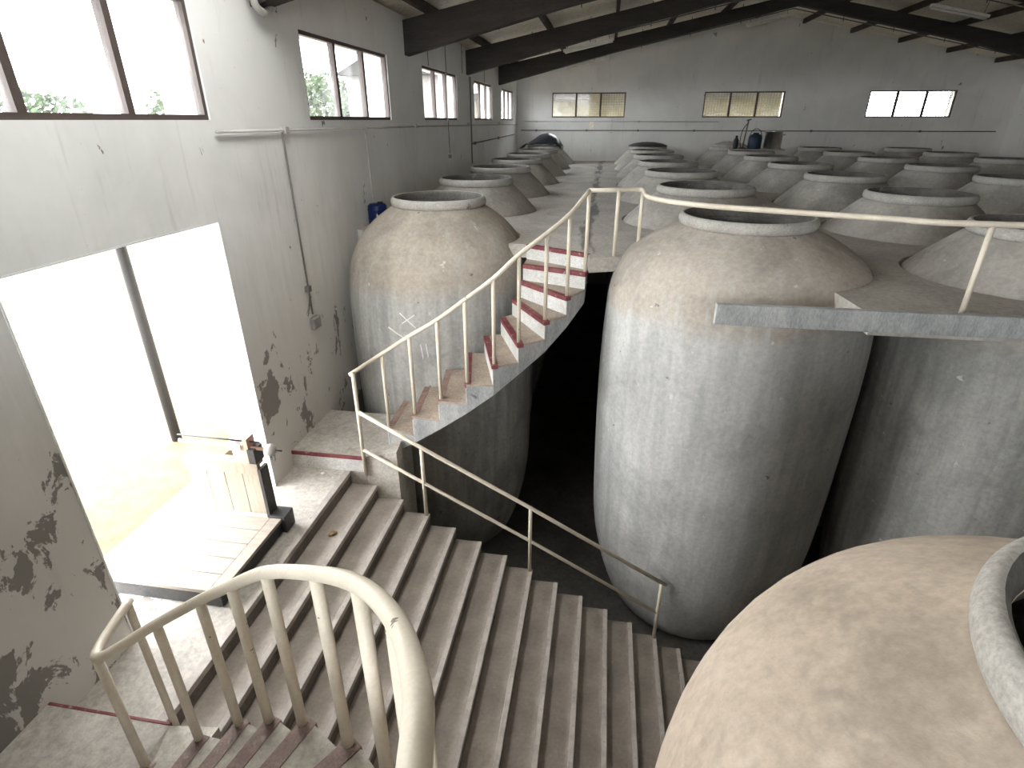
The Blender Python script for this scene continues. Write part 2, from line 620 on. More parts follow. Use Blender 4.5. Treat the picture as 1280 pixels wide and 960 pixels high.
for nm, y0, y1 in (('wall_gable_far', YF, YF + TH), ('wall_gable_near', YN - TH, YN)):
    bm = bmesh.new()
    zz = ZEAVE
    prof = [(XL - TH, zz), (XR + TH, zz), (XR + TH, zz + .055), (XRIDGE, ZRIDGE + .118), (XL - TH, zz + .055)]
    A = [bm.verts.new((x, y0, z)) for x, z in prof]
    B = [bm.verts.new((x, y1, z)) for x, z in prof]
    bm.faces.new(A)
    bm.faces.new(B[::-1])
    for i in range(5):
        j = (i + 1) % 5
        bm.faces.new((A[i], A[j], B[j], B[i]))
    tag(from_bm(nm, bm, 'wall_far'), 'triangular top of the white gable wall', kind='structure')

# door jamb lining (whitewashed reveal of the wide doorway)
jb = empty('door_1', (XL, DOOR[1], DOOR[2]))
tag(jb, 'wide open doorway in the white wall with whitewashed reveals', kind='structure')
for nm, y0, y1, z0, z1 in (('jamb', DOOR[1] - .012, DOOR[1] - .001, DOOR[2], DOOR[3]), ('jamb', DOOR[0] + .001, DOOR[0] + .012, DOOR[2], DOOR[3]),
                           ('lintel', DOOR[0] + .012, DOOR[1] - .012, DOOR[3] - .012, DOOR[3] - .001)):
    o = box(nm, -TH - .004, .004, y0 - DOOR[1], y1 - DOOR[1], z0 - DOOR[2], z1 - DOOR[2], 'jamb', jb)

# pit floor
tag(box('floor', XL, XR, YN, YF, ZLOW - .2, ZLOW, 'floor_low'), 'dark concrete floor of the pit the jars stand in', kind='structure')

# ---------------------------------------------------------------- jar layout
JAR_PROF_KEYS = [(.70, -4.0), (.82, -3.92), (.94, -3.65), (1.03, -3.3), (1.09, -2.9), (1.12, -2.3), (1.136, -1.5), (1.137, -.9),
                 (1.12, -.45), (1.08, -.18), (.97, .045), (.77, .20), (.60, .29), (.535, .325)]
ROW_KEYS = [(.62, -4.0), (.74, -3.9), (.85, -3.6), (.92, -3.2), (.96, -2.7), (.99, -2.0), (1.01, -1.2), (1.02, -.5), (1.01, -.22), (.955, -.02), (.83, .125), (.69, .26), (.59, .35), (.548, .378)]
FRONT_KEYS = JAR_PROF_KEYS[:8] + [(1.12, -.48), (1.065, -.23), (.95, -.02), (.80, .145), (.65, .255), (.57, .305), (.535, .325)]
J1 = (-1.835, 6.35, .955)
B1 = (1.29, 5.5, 1.075)
B0 = (1.2, .70, .90)
J0 = (-1.87, -.27, .906)
row_left = [(-1.87, y, .95) for y in (8.5, 10.55, 12.55, 14.5, 16.45, 18.4)]
row_b = [(1.27, 7.87, 1.07), (1.22, 10.1, 1.03), (1.2, 12.25, 1.02), (1.18, 14.35, 1.0), (1.17, 16.45, 1.0), (1.17, 18.5, 1.0)]
row_c = [(3.62, y, 1.0) for y in (5.3, 7.5, 9.8, 12.05, 14.25)] + [(3.66, 16.4, 1.0), (3.5, 18.52, 1.0)]
row_d = [(5.98, y, 1.0) for y in (5.3, 7.5, 9.7, 11.9, 14.1, 16.3, 18.5)]
row_e = [(8.3, y, 1.0) for y in (5.3, 7.5, 9.7, 11.9, 14.1, 16.3, 18.5)]


def jar_r(z, s, keys=None):
    keys = keys or JAR_PROF_KEYS
    for (r0, z0), (r1, z1) in zip(keys, keys[1:]):
        if z0 <= z <= z1:
            return s * (r0 + (r1 - r0) * (z - z0) / (z1 - z0))
    return s * .5


# upper floor slab with a round hole for every jar
def arc(cx, cy, r, a0, a1, n=14):
    return [(cx + r * math.cos(R(a0 + (a1 - a0) * k / n)), cy + r * math.sin(R(a0 + (a1 - a0) * k / n))) for k in range(n + 1)]


SLAB_T = .14


def slab(name, outline, holes, mat, z=0.0, th=SLAB_T):
    bm = bmesh.new()
    edges = []
    for loop in [outline] + holes:
        vs = [bm.verts.new((x, y, z)) for x, y in loop]
        for i in range(len(vs)):
            edges.append(bm.edges.new((vs[i], vs[(i + 1) % len(vs)])))
    bmesh.ops.triangle_fill(bm, use_beauty=True, use_dissolve=False, edges=edges)
    bmesh.ops.recalc_face_normals(bm, faces=bm.faces)
    up = sum(f.normal.z * f.calc_area() for f in bm.faces)
    if up < 0:
        bmesh.ops.reverse_faces(bm, faces=bm.faces)
    me = bpy.data.meshes.new(name)
    bm.to_mesh(me)
    bm.free()
    o = link(name, me, mat)
    md = o.modifiers.new('thickness', 'SOLIDIFY')
    md.thickness = th
    md.offset = -1
    return o


rj = jar_r(-.03, J1[2], FRONT_KEYS) + .005
rb = jar_r(-.03, B1[2]) + .005
YE = 3.97
outline = [(XL, 6.55)] + arc(J1[0], J1[1], rj, 168, -22, 16) + [(-.78, 5.98), (-.12, 5.585), (-.10, 5.42), (.30, 5.58)] \
    + arc(B1[0], B1[1], rb, 165, -62, 16) + [(1.85, YE), (4.6, YE), (4.6, -.9), (XR, -.9), (XR, YF), (XL, YF)]
# clean: the outline left of the wall line
outline = [(max(x, XL), y) for x, y in outline]
holes = [arc(x, y, jar_r(-.03, s, ROW_KEYS) + .005, 0, 360 - 360 / 28, 27) for (x, y, s) in row_left + row_b + row_c + row_d + row_e]
fu = slab('floor_upper', outline, holes, 'floor_aisle')
tag(fu, 'beige screed upper floor from which the jar necks rise', kind='structure')

# apron of slab in front of the scraped jar
sl = box('ledge_slab', .82, 4.6, YE - .06, YE + .0, -.10, .045, 'stringer', bev=.006)
tag(sl, 'grey concrete ledge edge running across the front of the tall jar', kind='structure')

# near upper floor where the photographer stands
fn = slab('floor_near', [(XL, YN), (XR, YN), (XR, -.9), (2.4, -.9), (.1, -.9), (-.05, .25), (-.75, .0), (-.84, -.9), (XL, -1.3)], [], 'floor_up')
tag(fn, 'beige screed floor at the head of the near curved stairs', kind='structure')

# ---------------------------------------------------------------- landings
bm = bmesh.new()
add_box(bm, XL, -2.335, 1.66, 4.395, ZLOW, ZDOOR)
add_box(bm, XL - TH - .5, XL, DOOR[0] + .02, DOOR[1] - .02, ZLOW, ZDOOR - .002)
tag(from_bm('floor_landing', bm, 'floor_up'), 'dusty concrete landing inside the open doorway', kind='structure')


def platform(name, y0, y1, yfront, label, sgn):
    """raised landing at the foot of a curved flight"""
    root = empty(name, (XL, yfront, ZDOOR))
    tag(root, label, 'landing', kind='structure')
    ya, yb = (0, (y1 - y0)) if sgn > 0 else (-(y1 - y0), 0)
    zt = ZLAND - ZDOOR
    box('landing_block', 0, .77, ya + .004, yb, ZLOW - ZDOOR, zt, 'floor_up', root)
    y_a, y_b = sorted((0, sgn * -.006))
    box('riser', .0, .765, y_a - .001, y_b + .003, .0, zt - .035, 'riser', root)
    y_a, y_b = sorted((sgn * .0, sgn * -.018))
    box('nosing', .0, .77, y_a, y_b + .0, zt - .035, zt + .003, 'red', root, bev=.004)
    return root


platform('landing_platform', 4.40, 5.28, 4.40, 'raised landing with red painted edge beside the large jar', 1)
platform('landing_platform', .80, 1.66, 1.66, 'raised landing with red edge at the foot of the near stairs', -1)


# ---------------------------------------------------------------- wide straight stairs
NX, TREAD, RISE = -2.335, .264, .1445
st = empty('straight_staircase', (NX, 1.75, ZLOW))
tag(st, 'wide straight flight of worn concrete steps going down into the pit', 'stairs', kind='structure')
step_me = None
nose_me = None
Y0S, Y1S = 1.75, 4.39
for k in range(1, 15):
    x0, x1 = NX + TREAD * (k - 1), NX + TREAD * k
    z = ZDOOR - RISE * k
    zb = max(z - .32, ZLOW)
    y0 = Y0S
    bm = bmesh.new()
    add_box(bm, .0, TREAD - .001, 0, Y1S - y0, zb - z, 0, .004)
    s = from_bm('step', bm, 'tread', st)
    s.location = (x0 - NX, y0 - 1.75, z - ZLOW)
    bm = bmesh.new()
    add_box(bm, TREAD - .032, TREAD + .012, .002, Y1S - y0 - .002, -.04, .006, .006)
    from_bm('nosing', bm, 'nose', s)
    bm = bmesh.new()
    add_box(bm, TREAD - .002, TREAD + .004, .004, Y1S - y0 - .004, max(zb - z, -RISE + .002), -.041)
    from_bm('riser', bm, 'riser_shade_tone', s)
bm = bmesh.new()
add_box(bm, NX - .05, NX + .012, 1.70, 4.385, ZDOOR - .04, ZDOOR + .006, .006)
o = from_bm('nosing', bm, 'nose', st)
o.location = (-NX, -1.75, -ZLOW)
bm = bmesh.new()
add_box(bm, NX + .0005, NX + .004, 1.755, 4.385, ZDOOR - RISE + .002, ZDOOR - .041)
o = from_bm('riser', bm, 'riser_shade_tone', st)
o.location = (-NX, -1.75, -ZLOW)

# ---------------------------------------------------------------- curved stairs
ZS = [0, -.15, -.31, -.48, -.65, -.83, -1.02, -1.21, -1.41, -1.61, ZLAND]
OUT_FAR = [(-.12, 5.585), (-.13, 5.44), (-.28, 5.13), (-.46, 4.89), (-.68, 4.72), (-.90, 4.61), (-1.15, 4.57), (-1.42, 4.56), (-1.70, 4.585), (-2.00, 4.66), (-2.16, 4.60)]
IN_FAR = [(-.78, 5.98), (-.78, 5.70), (-.81, 5.66), (-.87, 5.57), (-.97, 5.45), (-1.13, 5.36), (-1.31, 5.34), (-1.54, 5.36), (-1.78, 5.38), (-2.03, 5.40), (-2.16, 5.40)]
OUT_NEAR = [(-.09, .33), (-.14, .48), (-.29, .73), (-.49, .92), (-.70, 1.08), (-.97, 1.23), (-1.205, 1.33), (-1.44, 1.41), (-1.70, 1.43), (-2.0, 1.38), (-2.16, 1.45)]
IN_NEAR = [(-.75, .0), (-.78, .22), (-.82, .34), (-.90, .46), (-1.02, .56), (-1.16, .62), (-1.35, .70), (-1.55, .76), (-1.78, .80), (-2.03, .82), (-2.16, .82)]


def push_out(p, q, c, r):
    """move inner point p towards outer point q until it leaves the jar circle"""
    for t in range(0, 60):
        x = p[0] + (q[0] - p[0]) * t / 60
        y = p[1] + (q[1] - p[1]) * t / 60
        if math.hypot(x - c[0], y - c[1]) > r:
            return (x, y)
    return q


def curved_stairs(OUT, IN, jar, label, red_until):
    root = empty('curved_staircase', (OUT[9][0], OUT[9][1], ZLAND))
    tag(root, label, 'stairs', kind='structure')
    inv = -Vector(root.location)
    IN = [push_out(i, o, jar, jar_r(min(ZS[k], -.02), jar[2]) + .012) for k, (i, o) in enumerate(zip(IN, OUT))]
    UND = .30
    for k in range(1, 10):
        O1, O0, I0, I1 = OUT[k], OUT[k - 1], IN[k - 1], IN[k]
        bm = bmesh.new()
        zu1, zu0 = ZS[k] - UND, ZS[k - 1] - UND
        if k == 1:
            zu0 = -.29
        prism(bm, [O1, O0, I0, I1], ZS[k] - .02, [zu1, zu0, zu0, zu1])
        s = from_bm('step', bm, 'stringer', root)
        s.location = inv
        # cement tread surface
        bm = bmesh.new()
        prism(bm, [O1, O0, I0, I1], ZS[k], ZS[k] - .02)
        from_bm('tread', bm, 'tread_curved' if red_until else 'tread_near', s)
        # red nosing along the front edge
        d = Vector((O0[0] - O1[0] + I0[0] - I1[0], O0[1] - O1[1] + I0[1] - I1[1]))
        nrm = Vector((-(I1[1] - O1[1]), I1[0] - O1[0])).normalized()
        if nrm.dot(d) < 0:
            nrm = -nrm
        f = -nrm * .016
        b_ = nrm * .045
        poly = [(O1[0] + f.x, O1[1] + f.y), (O1[0] + b_.x, O1[1] + b_.y), (I1[0] + b_.x, I1[1] + b_.y), (I1[0] + f.x, I1[1] + f.y)]
        bm = bmesh.new()
        prism(bm, poly, ZS[k] + .004, ZS[k] - .034)
        from_bm('nosing', bm, ('red' if k <= red_until else 'red_worn') if red_until else 'red_faded', s)
        # limewashed riser under the nosing
        zr = ZS[k + 1]
        f2 = -nrm * .008
        poly = [(O1[0] + f2.x, O1[1] + f2.y), (O1[0], O1[1]), (I1[0], I1[1]), (I1[0] + f2.x, I1[1] + f2.y)]
        bm = bmesh.new()
        prism(bm, poly, ZS[k] - .034, zr + .0)
        from_bm('riser', bm, 'riser', s)
    # riser and red edge at the head
    O1, I1 = OUT[0], IN[0]
    nrm = Vector((-(I1[1] - O1[1]), I1[0] - O1[0])).normalized()
    d = Vector((OUT[0][0] - OUT[2][0], OUT[0][1] - OUT[2][1]))
    if nrm.dot(d) < 0:
        nrm = -nrm
    f = -nrm * .016
    b_ = nrm * .04
    poly = [(O1[0] + f.x, O1[1] + f.y), (O1[0] + b_.x, O1[1] + b_.y), (I1[0] + b_.x, I1[1] + b_.y), (I1[0] + f.x, I1[1] + f.y)]
    bm = bmesh.new()
    prism(bm, poly, .005, -.032)
    o = from_bm('nosing', bm, 'red', root)
    o.location = inv
    poly = [(O1[0] + f.x * .5, O1[1] + f.y * .5), (O1[0], O1[1]), (I1[0], I1[1]), (I1[0] + f.x * .5, I1[1] + f.y * .5)]
    bm = bmesh.new()
    prism(bm, poly, -.032, ZS[1])
    o = from_bm('riser', bm, 'riser', root)
    o.location = inv
    return root, IN


far_stairs, IN_FAR2 = curved_stairs(OUT_FAR, IN_FAR, J1, 'curved concrete stairs with red edges winding round the large jar by the wall', 6)
near_stairs, IN_NEAR2 = curved_stairs(OUT_NEAR, IN_NEAR, J0, 'curved concrete stairs opposite, with red edges and the thick near railing', 0)

# plastered pier carrying the foot of the curved flights
bm = bmesh.new()
prism(bm, [(-2.16, 4.40), (-1.83, 4.40), (-1.86, 4.64), (-2.0, 4.68), (-2.0, 5.28), (-2.16, 5.28)], [ZLAND, -1.72, -1.72, -1.80, -1.92, ZLAND], ZLOW)
tag(from_bm('stair_pier', bm, 'pier'), 'cracked plaster pier under the foot of the curved stairs', 'pier', kind='structure')
bm = bmesh.new()
prism(bm, [(-2.16, 1.66), (-1.85, 1.66), (-1.88, 1.42), (-2.0, 1.38), (-2.0, .8), (-2.16, .8)], [ZLAND, -1.74, -1.74, -1.82, -1.92, ZLAND], ZLOW)
tag(from_bm('stair_pier', bm, 'pier'), 'plaster pier under the foot of the near curved stairs', 'pier', kind='structure')

# ---------------------------------------------------------------- handrails
RAIL_R = .0205


def rail_root(label, loc):
    o = empty('handrail', loc)
    return tag(o, label, 'handrail')


def post(parent, x, y, z0, z1, r=.0185):
    b = Vector(parent.location)
    bm = bmesh.new()
    add_tube(bm, [(x - b.x, y - b.y, z0 - b.z), (x - b.x, y - b.y, z1 - b.z)], r, 10)
    return from_bm('post', bm, 'cream', parent, True)


def rail(parent, pts, r=RAIL_R, name='rail'):
    b = Vector(parent.location)
    return tube(name, [Vector(p) - b for p in pts], r, 'cream', parent, 12)


# far curved rail: climbs with the stairs, then follows the floor edge over the tall jar
FP = [(-.14, 5.49), (-.29, 5.18), (-.47, 4.94), (-.69, 4.77), (-.90, 4.66), (-1.15, 4.62), (-1.41, 4.61), (-1.69, 4.635), (-2.0, 4.70)]
RZ = [.61, .445, .31, .155, -.035, -.225, -.42, -.60, -.82]
fr = rail_root('cream tubular railing of the curved stairs round the large jar', (-2.16, 4.39, ZLAND))
for k, (x, y) in enumerate(FP):
    post(fr, x, y, ZS[k + 1] + .002, RZ[k])
post(fr, -2.16, 4.375, ZDOOR - .02, -.885)
pts = [(-2.19, 4.37, -.905)] + [(x, y, z) for (x, y), z in zip(FP[::-1], RZ[::-1])]
rail(fr, catmull(pts, 5))
top = [(-.14, 5.49, .612), (.12, 5.62, .605), (.325, 5.735, .60), (.36, 5.60, .60), (.365, 5.20, .60), (.49, 4.94, .60), (.71, 4.73, .60), (.99, 4.58, .60), (1.39, 4.42, .60), (1.9, 4.22, .60), (2.4, 4.08, .60), (4.5, 4.03, .60)]
path = [top[0], top[1], (.28, 5.71, .602)] + [Vector(p) for p in catmull([(.30, 5.722, .60), (.352, 5.70, .60), (.362, 5.5, .60), (.372, 5.2, .60)] + top[5:], 5)]
rail(fr, path)
post(fr, .13, 5.56, .0, .605)
post(fr, .355, 5.66, .0, .60)
post(fr, 2.45, 4.08, .0, .60)
post(fr, 3.5, 4.055, .0, .60)

# straight rail down the wide stairs
lr = rail_root('cream two-bar railing going down the wide straight stairs', (-1.54, 4.36, ZDOOR - 3 * RISE))
ytr = 4.36


def stair_z(k):
    return ZDOOR - RISE * k


for k, zt in ((3, -1.63), (7, -2.18), (12, -2.945)):
    xk = NX + TREAD * k - .018
    post(lr, xk, ytr, stair_z(k) + .006, zt + .0)
rail(lr, [(-2.15, 4.37, -1.285), (-1.53, 4.36, -1.63), (-.52, 4.36, -2.185), (.86, 4.36, -2.975)], .019)
rail(lr, [(-2.15, 4.37, -1.70), (-1.53, 4.36, -2.035), (-.52, 4.36, -2.59), (.815, 4.36, -3.36)], .017)

# near curved rail
NP = [(-.22, .515), (-.345, .735), (-.50, .90), (-.71, 1.06), (-.98, 1.21), (-1.21, 1.31), (-1.44, 1.39), (-1.70, 1.41), (-2.0, 1.36)]
nr = rail_root('cream tubular railing with flaking paint on the near curved stairs', (-2.16, 1.68, ZLAND))
for k, (x, y) in enumerate(NP):
    post(nr, x, y, ZS[k + 1] + .002, (.465, .335, .235, .085, -.095, -.285, -.475, -.67, -.86)[k] - .004, .0195)
post(nr, -2.17, 1.70, ZDOOR - .01, -.95)
NZ = [.465, .335, .235, .085, -.095, -.285, -.475, -.67, -.86]
pts = [(-.125, .20, .54), (-.17, .36, .52)] + [(x, y, z) for z, (x, y) in zip(NZ, NP)] + [(-2.18, 1.72, -.94)]
rail(nr, catmull(pts, 7), .022)


# ---------------------------------------------------------------- jars
def dense(prof, n=4):
    return [(max(v.x, 0), v.y) for v in [Vector((p.x, p.y)) for p in catmull([(r, z, 0) for r, z in prof], n)]]


def jar_meshes(keys, zr, mat):
    zn, rn = keys[-1][1], keys[-1][0]
    out = [(0, -4.0), (keys[0][0], -4.0)] + dense(keys)[1:]
    inn = [(rn - .05, zn), (rn - .03, zn - .07), (.72, .10), (.90, -.1), (.95, -.5), (.95, -1.2), (.85, -1.5), (0, -1.5)]
    bodies = []
    for sd in (0, 3.3, 7.7):
        me = lathe_mesh('jar_body', out + inn, 64, .010, sd)
        me.materials.append(M[mat])
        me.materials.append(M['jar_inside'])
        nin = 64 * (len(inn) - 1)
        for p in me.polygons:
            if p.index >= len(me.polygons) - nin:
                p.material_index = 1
        bodies.append(me)
    rp = [(rn - .05, zn)] + [(rn - .012 + .033 * math.cos(a), zn + .047 + .05 * math.sin(a)) for a in [R(-130 + i * 20) for i in range(17)]] + [(rn - .046, zn + .03), (rn - .05, zn)]
    rims = [lathe_mesh('jar_rim', rp, 64, .012, sd) for sd in (1.2, 5.1, 9.4)]
    for me in rims:
        me.materials.append(M['rim'])
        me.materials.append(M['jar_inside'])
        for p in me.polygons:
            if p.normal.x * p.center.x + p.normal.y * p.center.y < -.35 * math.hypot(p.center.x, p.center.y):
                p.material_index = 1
    return bodies, rims


JM = {nm: jar_meshes(keys, 0, mat) for nm, keys, mat in (('jar', JAR_PROF_KEYS, 'jar'), ('jar_front', FRONT_KEYS, 'jar_front'), ('jar_pale', JAR_PROF_KEYS, 'jar_pale'), ('jar_row', ROW_KEYS, 'jar_row'))}


def jar(x, y, s, label, group=None, mat='jar', rz=None, sz=1.0, v=None):
    v = random.randrange(3) if v is None else v
    if group:
        mat = 'jar_row'
    o = empty('wine_jar', (x, y, ZLOW), random.uniform(0, 6.28) if rz is None else rz)
    tag(o, label, 'jar', group)
    for nm, me in (('body', JM[mat][0][v]), ('rim', JM[mat][1][v])):
        c = bpy.data.objects.new(nm, me)
        C.objects.link(c)
        c.parent = o
        c.location = (0, 0, 4.0 * sz)
        c.scale = (s, s, sz)
    return o


j1 = jar(J1[0], J1[1], J1[2], 'large grey concrete jar with chalk marks wrapped by the curved stairs', mat='jar_front', rz=0, v=0, sz=1.01)
jar(B1[0], B1[1], B1[2], 'tall concrete jar standing full height in the pit under the curved rail', mat='jar', rz=.6, v=1, sz=1.01)
jar(B0[0], B0[1], B0[2], 'pale cream jar shoulder at the foot of the wide stairs', mat='jar_pale', rz=1.9, v=2, sz=1.0)
jar(J0[0], J0[1], J0[2], 'concrete jar enclosed by the near curved stairs', mat='jar', rz=.3, v=1)
ORD = ['first', 'second', 'third', 'fourth', 'fifth', 'sixth', 'seventh']
for i, (x, y, s) in enumerate(row_left):
    jar(x, y, s, 'jar neck along the windowed wall, %s behind the chalk-marked jar' % ORD[i], 'jars along the left wall', sz=1.0 + .004 * (y - 8) / 4)
for i, (x, y, s) in enumerate(row_b):
    jar(x, y, s, 'jar neck beside the aisle, %s behind the tall jar in the pit' % ORD[i], 'jars beside the aisle', sz=1.0 + .004 * (y - 7) / 4)
for i, (x, y, s) in enumerate(row_c):
    jar(x, y, s, 'jar neck in the row of the steel pot, %s from the end wall' % ORD[len(row_c) - 1 - i], 'jars in the row of the steel pot', sz=1.0 + .004 * (y - 7) / 4)
for i, (x, y, s) in enumerate(row_d):
    jar(x, y, s, 'jar neck in the row next beyond the steel pot row, %s from the end wall' % ORD[6 - i], 'jars under the ridge', sz=1.0 + .004 * (y - 7) / 4)
for i, (x, y, s) in enumerate(row_e):
    jar(x, y, s, 'jar neck in the last row before the far long wall, %s from the end wall' % ORD[6 - i], 'jars in the outermost row', sz=1.0 + .004 * (y - 7) / 4)

# chalk marks on the large jar (strokes lying on its surface)
def chalk(strokes):
    for st_ in strokes:
        pts = []
        for t in range(7):
            a = st_[0] + (st_[2] - st_[0]) * t / 6
            z = st_[1] + (st_[3] - st_[1]) * t / 6
            r = jar_r(z, J1[2], FRONT_KEYS) + .004
            pts.append((r * math.cos(R(a)), r * math.sin(R(a)), z - ZLOW + .03))
        bm = bmesh.new()
        add_tube(bm, pts, .007, 6)
        from_bm('chalk_mark', bm, 'chalk', j1, True)


chalk([(-99, -.63, -90, -.78), (-90.5, -.64, -98, -.74), (-107, -.80, -95, -.92), (-88, -.95, -87, -1.12), (-85, -.94, -84, -1.10)])

# lid and covers on far jars
tag(lathe('jar_lid', [(0, .10), (.2, .095), (.42, .06), (.56, .01), (.57, -.01), (.50, -.01), (0, .0)], 'lid', seg=32, loc=(1.17, 18.5, ZLOW + 4.475 * (1 + .004 * 11.5 / 4) + .014)), 'domed dark lid lying on the last jar beside the aisle', 'lid')
tag(lathe('jar_lid', [(0, .13), (.18, .12), (.38, .07), (.52, .01), (.53, -.01), (.46, -.01), (0, .0)], 'rim', seg=32, loc=(3.5, 18.52, ZLOW + 4.475 * (1 + .004 * 11.52 / 4) + .014)), 'low grey domed lid on the jar behind the steel pot', 'lid')


def tarp(loc):
    bm = bmesh.new()
    n = 16
    g = [[None] * (n + 1) for _ in range(n + 1)]
    for i in range(n + 1):
        for j in range(n + 1):
            u, v = i / n * 2 - 1, j / n * 2 - 1
            h = .30 * max(0, 1 - (abs(u - .25) * 1.1) ** 1.6) * max(0, 1 - abs(v) ** 2.5)
            h += .025 * noise.noise((u * 3, v * 3, 2))
            drop = -.12 * max(0, abs(u) - .8) / .2
            g[i][j] = bm.verts.new((u * .62, v * .5, h + drop + .02))
    for i in range(n):
        for j in range(n):
            bm.faces.new((g[i][j], g[i + 1][j], g[i + 1][j + 1], g[i][j + 1]))
    o = from_bm('plastic_sheet', bm, 'black', None, True, loc)
    o.modifiers.new('t', 'SOLIDIFY').thickness = .012
    return o


tag(tarp((-1.98, 18.4, .53)), 'crumpled black plastic sheet heaped over the last jar by the wall', 'sheet')

# blue plastic drum between the wall and the large jar
dr = empty('plastic_drum', (-2.795, 6.92, .0))
dr.scale = (.85, .85, .74)
tag(dr, 'small dark blue plastic drum standing behind the large jar', 'drum')
lathe('barrel', [(0, 0), (.125, 0), (.14, .02), (.14, .10), (.146, .115), (.14, .13), (.14, .24), (.146, .255), (.14, .27), (.135, .32), (.11, .35), (0, .352)], 'blue', dr, 28)
lathe('cap', [(0, .03), (.035, .03), (.04, .02), (.04, 0), (0, 0)], 'black', dr, 16, (.05, 0, .352))
bm = bmesh.new()
for (a, z) in ((-72, .19), (-66, .17), (-72, .15), (-78, .17)):
    pass
prismpts = [(-78, .17), (-72, .21), (-66, .17), (-72, .13)]
vs = [bm.verts.new((.143 * math.cos(R(a)), .143 * math.sin(R(a)), z)) for a, z in prismpts]
bm.faces.new(vs)
from_bm('emblem', bm, 'yellow', dr)

# plank with pot, canister and stirring stand on a far jar
PZ = ZLOW + (4.0 + .475) * (1.0 + .004 * (16.4 - 7) / 4) + .004
pl = box('plank', 3.1, 4.45, 16.27, 16.63, 0, .035, 'wood_deck', bev=.004)
pl.location = (0, 0, PZ)
tag(pl, 'wooden plank laid across a jar mouth under the steel pot', 'plank')
pt = empty('steel_pot', (4.16, 16.45, PZ + .036))
tag(pt, 'shiny stainless steel pot with side handles on the plank', 'pot')
lathe('pot_body', [(0, 0), (.20, 0), (.21, .015), (.21, .40), (.222, .405), (.222, .415), (.20, .41), (.20, .05), (0, .05)], 'steel', pt, 36)
for sx in (-1, 1):
    tube('handle', catmull([(sx * .21, -.06, .33), (sx * .265, -.05, .335), (sx * .265, .05, .335), (sx * .21, .06, .33)], 4), .011, 'steel', pt, 8)
cn = empty('canister', (3.72, 16.45, PZ + .036))
tag(cn, 'dark blue canister with a wire handle beside the steel pot', 'canister')
lathe('can_body', [(0, 0), (.155, 0), (.165, .02), (.165, .28), (.13, .33), (.07, .35), (.07, .38), (0, .38)], 'navy', cn, 28)
tube('handle', catmull([(-.15, 0, .29), (-.10, 0, .42), (0, 0, .47), (.10, 0, .42), (.15, 0, .29)], 5), .009, 'iron', cn, 8)
ps = empty('stirring_stand', (3.44, 16.45, PZ + .036))
tag(ps, 'thin metal stand with a tall rod beside the dark canister', 'stand')
lathe('base', [(0, 0), (.10, 0), (.10, .02), (.03, .04), (0, .04)], 'iron', ps, 20)
tube('rod', [(0, 0, .03), (.03, 0, .40), (.05, 0, .68)], .018, 'pipe_dark', ps, 8)
tube('crossbar', [(.00, 0, .66), (.11, 0, .69)], .018, 'pipe_dark', ps, 8)
tube('hose', catmull([(.04, 0, .6), (-.05, .02, .45), (-.08, .02, .2), (-.05, .0, .03)], 5), .010, 'iron', ps, 8)
bt = lathe('bottle', [(0, 0), (.06, 0), (.065, .02), (.065, .2), (.03, .26), (.03, .31), (0, .31)], 'black', None, 20, (3.26, 16.45, PZ + .036))
tag(bt, 'black bottle standing at the end of the plank', 'bottle')


# ---------------------------------------------------------------- windows
def window(idx, axis, c, u0, u1, z0, z1, nin, label, blinds=()):
    """frame with three panes; c = plane coordinate, nin = +1 if the room lies towards +"""
    um, zm = (u0 + u1) / 2, z0
    loc = (c, um, zm) if axis == 'x' else (um, c, zm)
    o = empty('window_%d' % idx, loc)
    tag(o, label, kind='structure')
    hw, h = (u1 - u0) / 2, z1 - z0
    fw = .035

    def bx(name, a0, a1, d0, d1, b0, b1, mat, par):
        if axis == 'x':
            return box(name, d0, d1, a0, a1, b0, b1, mat, par)
        return box(name, a0, a1, d0, d1, b0, b1, mat, par)
    d0, d1 = sorted((-.03 * nin, .03 * nin))
    for a0, a1, b0, b1, nm in ((-hw, hw, 0, fw, 'frame_rail'), (-hw, hw, h - fw, h, 'frame_rail'), (-hw, -hw + fw, fw, h - fw, 'frame_stile'), (hw - fw, hw, fw, h - fw, 'frame_stile')):
        bx(nm, a0, a1, d0, d1, b0, b1, 'frame', o)
    t = 2 * hw / 3
    for k in (-1, 1):
        bx('mullion', k * t / 2 - .028, k * t / 2 + .028, d0, d1, fw, h - fw, 'frame', o)
    for k in (-1, 0, 1):
        p = bx('pane', k * t - t / 2 + .02, k * t + t / 2 - .02, -.003, .003, fw * .7, h - fw * .7, 'glass', o)
    for (f0, f1) in blinds:
        a0, a1 = -hw + (u1 - u0) * f0, -hw + (u1 - u0) * f1
        bm = bmesh.new()
        n = 15
        for i in range(n):
            zc = fw + (h - 2 * fw) * (i + .5) / n
            q0, q1 = sorted((-.10 * nin, -.085 * nin))
            if axis == 'x':
                add_box(bm, q0, q1, a0, a1, zc - .013, zc + .013)
            else:
                add_box(bm, a0, a1, q0, q1, zc - .013, zc + .013)
        for i in range(9):
            ac = a0 + (a1 - a0) * (i + .5) / 9
            q0, q1 = sorted((-.112 * nin, -.102 * nin))
            if axis == 'x':
                add_box(bm, q0, q1, ac - .008, ac + .008, fw, h - fw)
            else:
                add_box(bm, ac - .008, ac + .008, q0, q1, fw, h - fw)
        b = from_bm('slat_blind', bm, 'straw', o)
        b['kind'] = 'stuff'
    return o


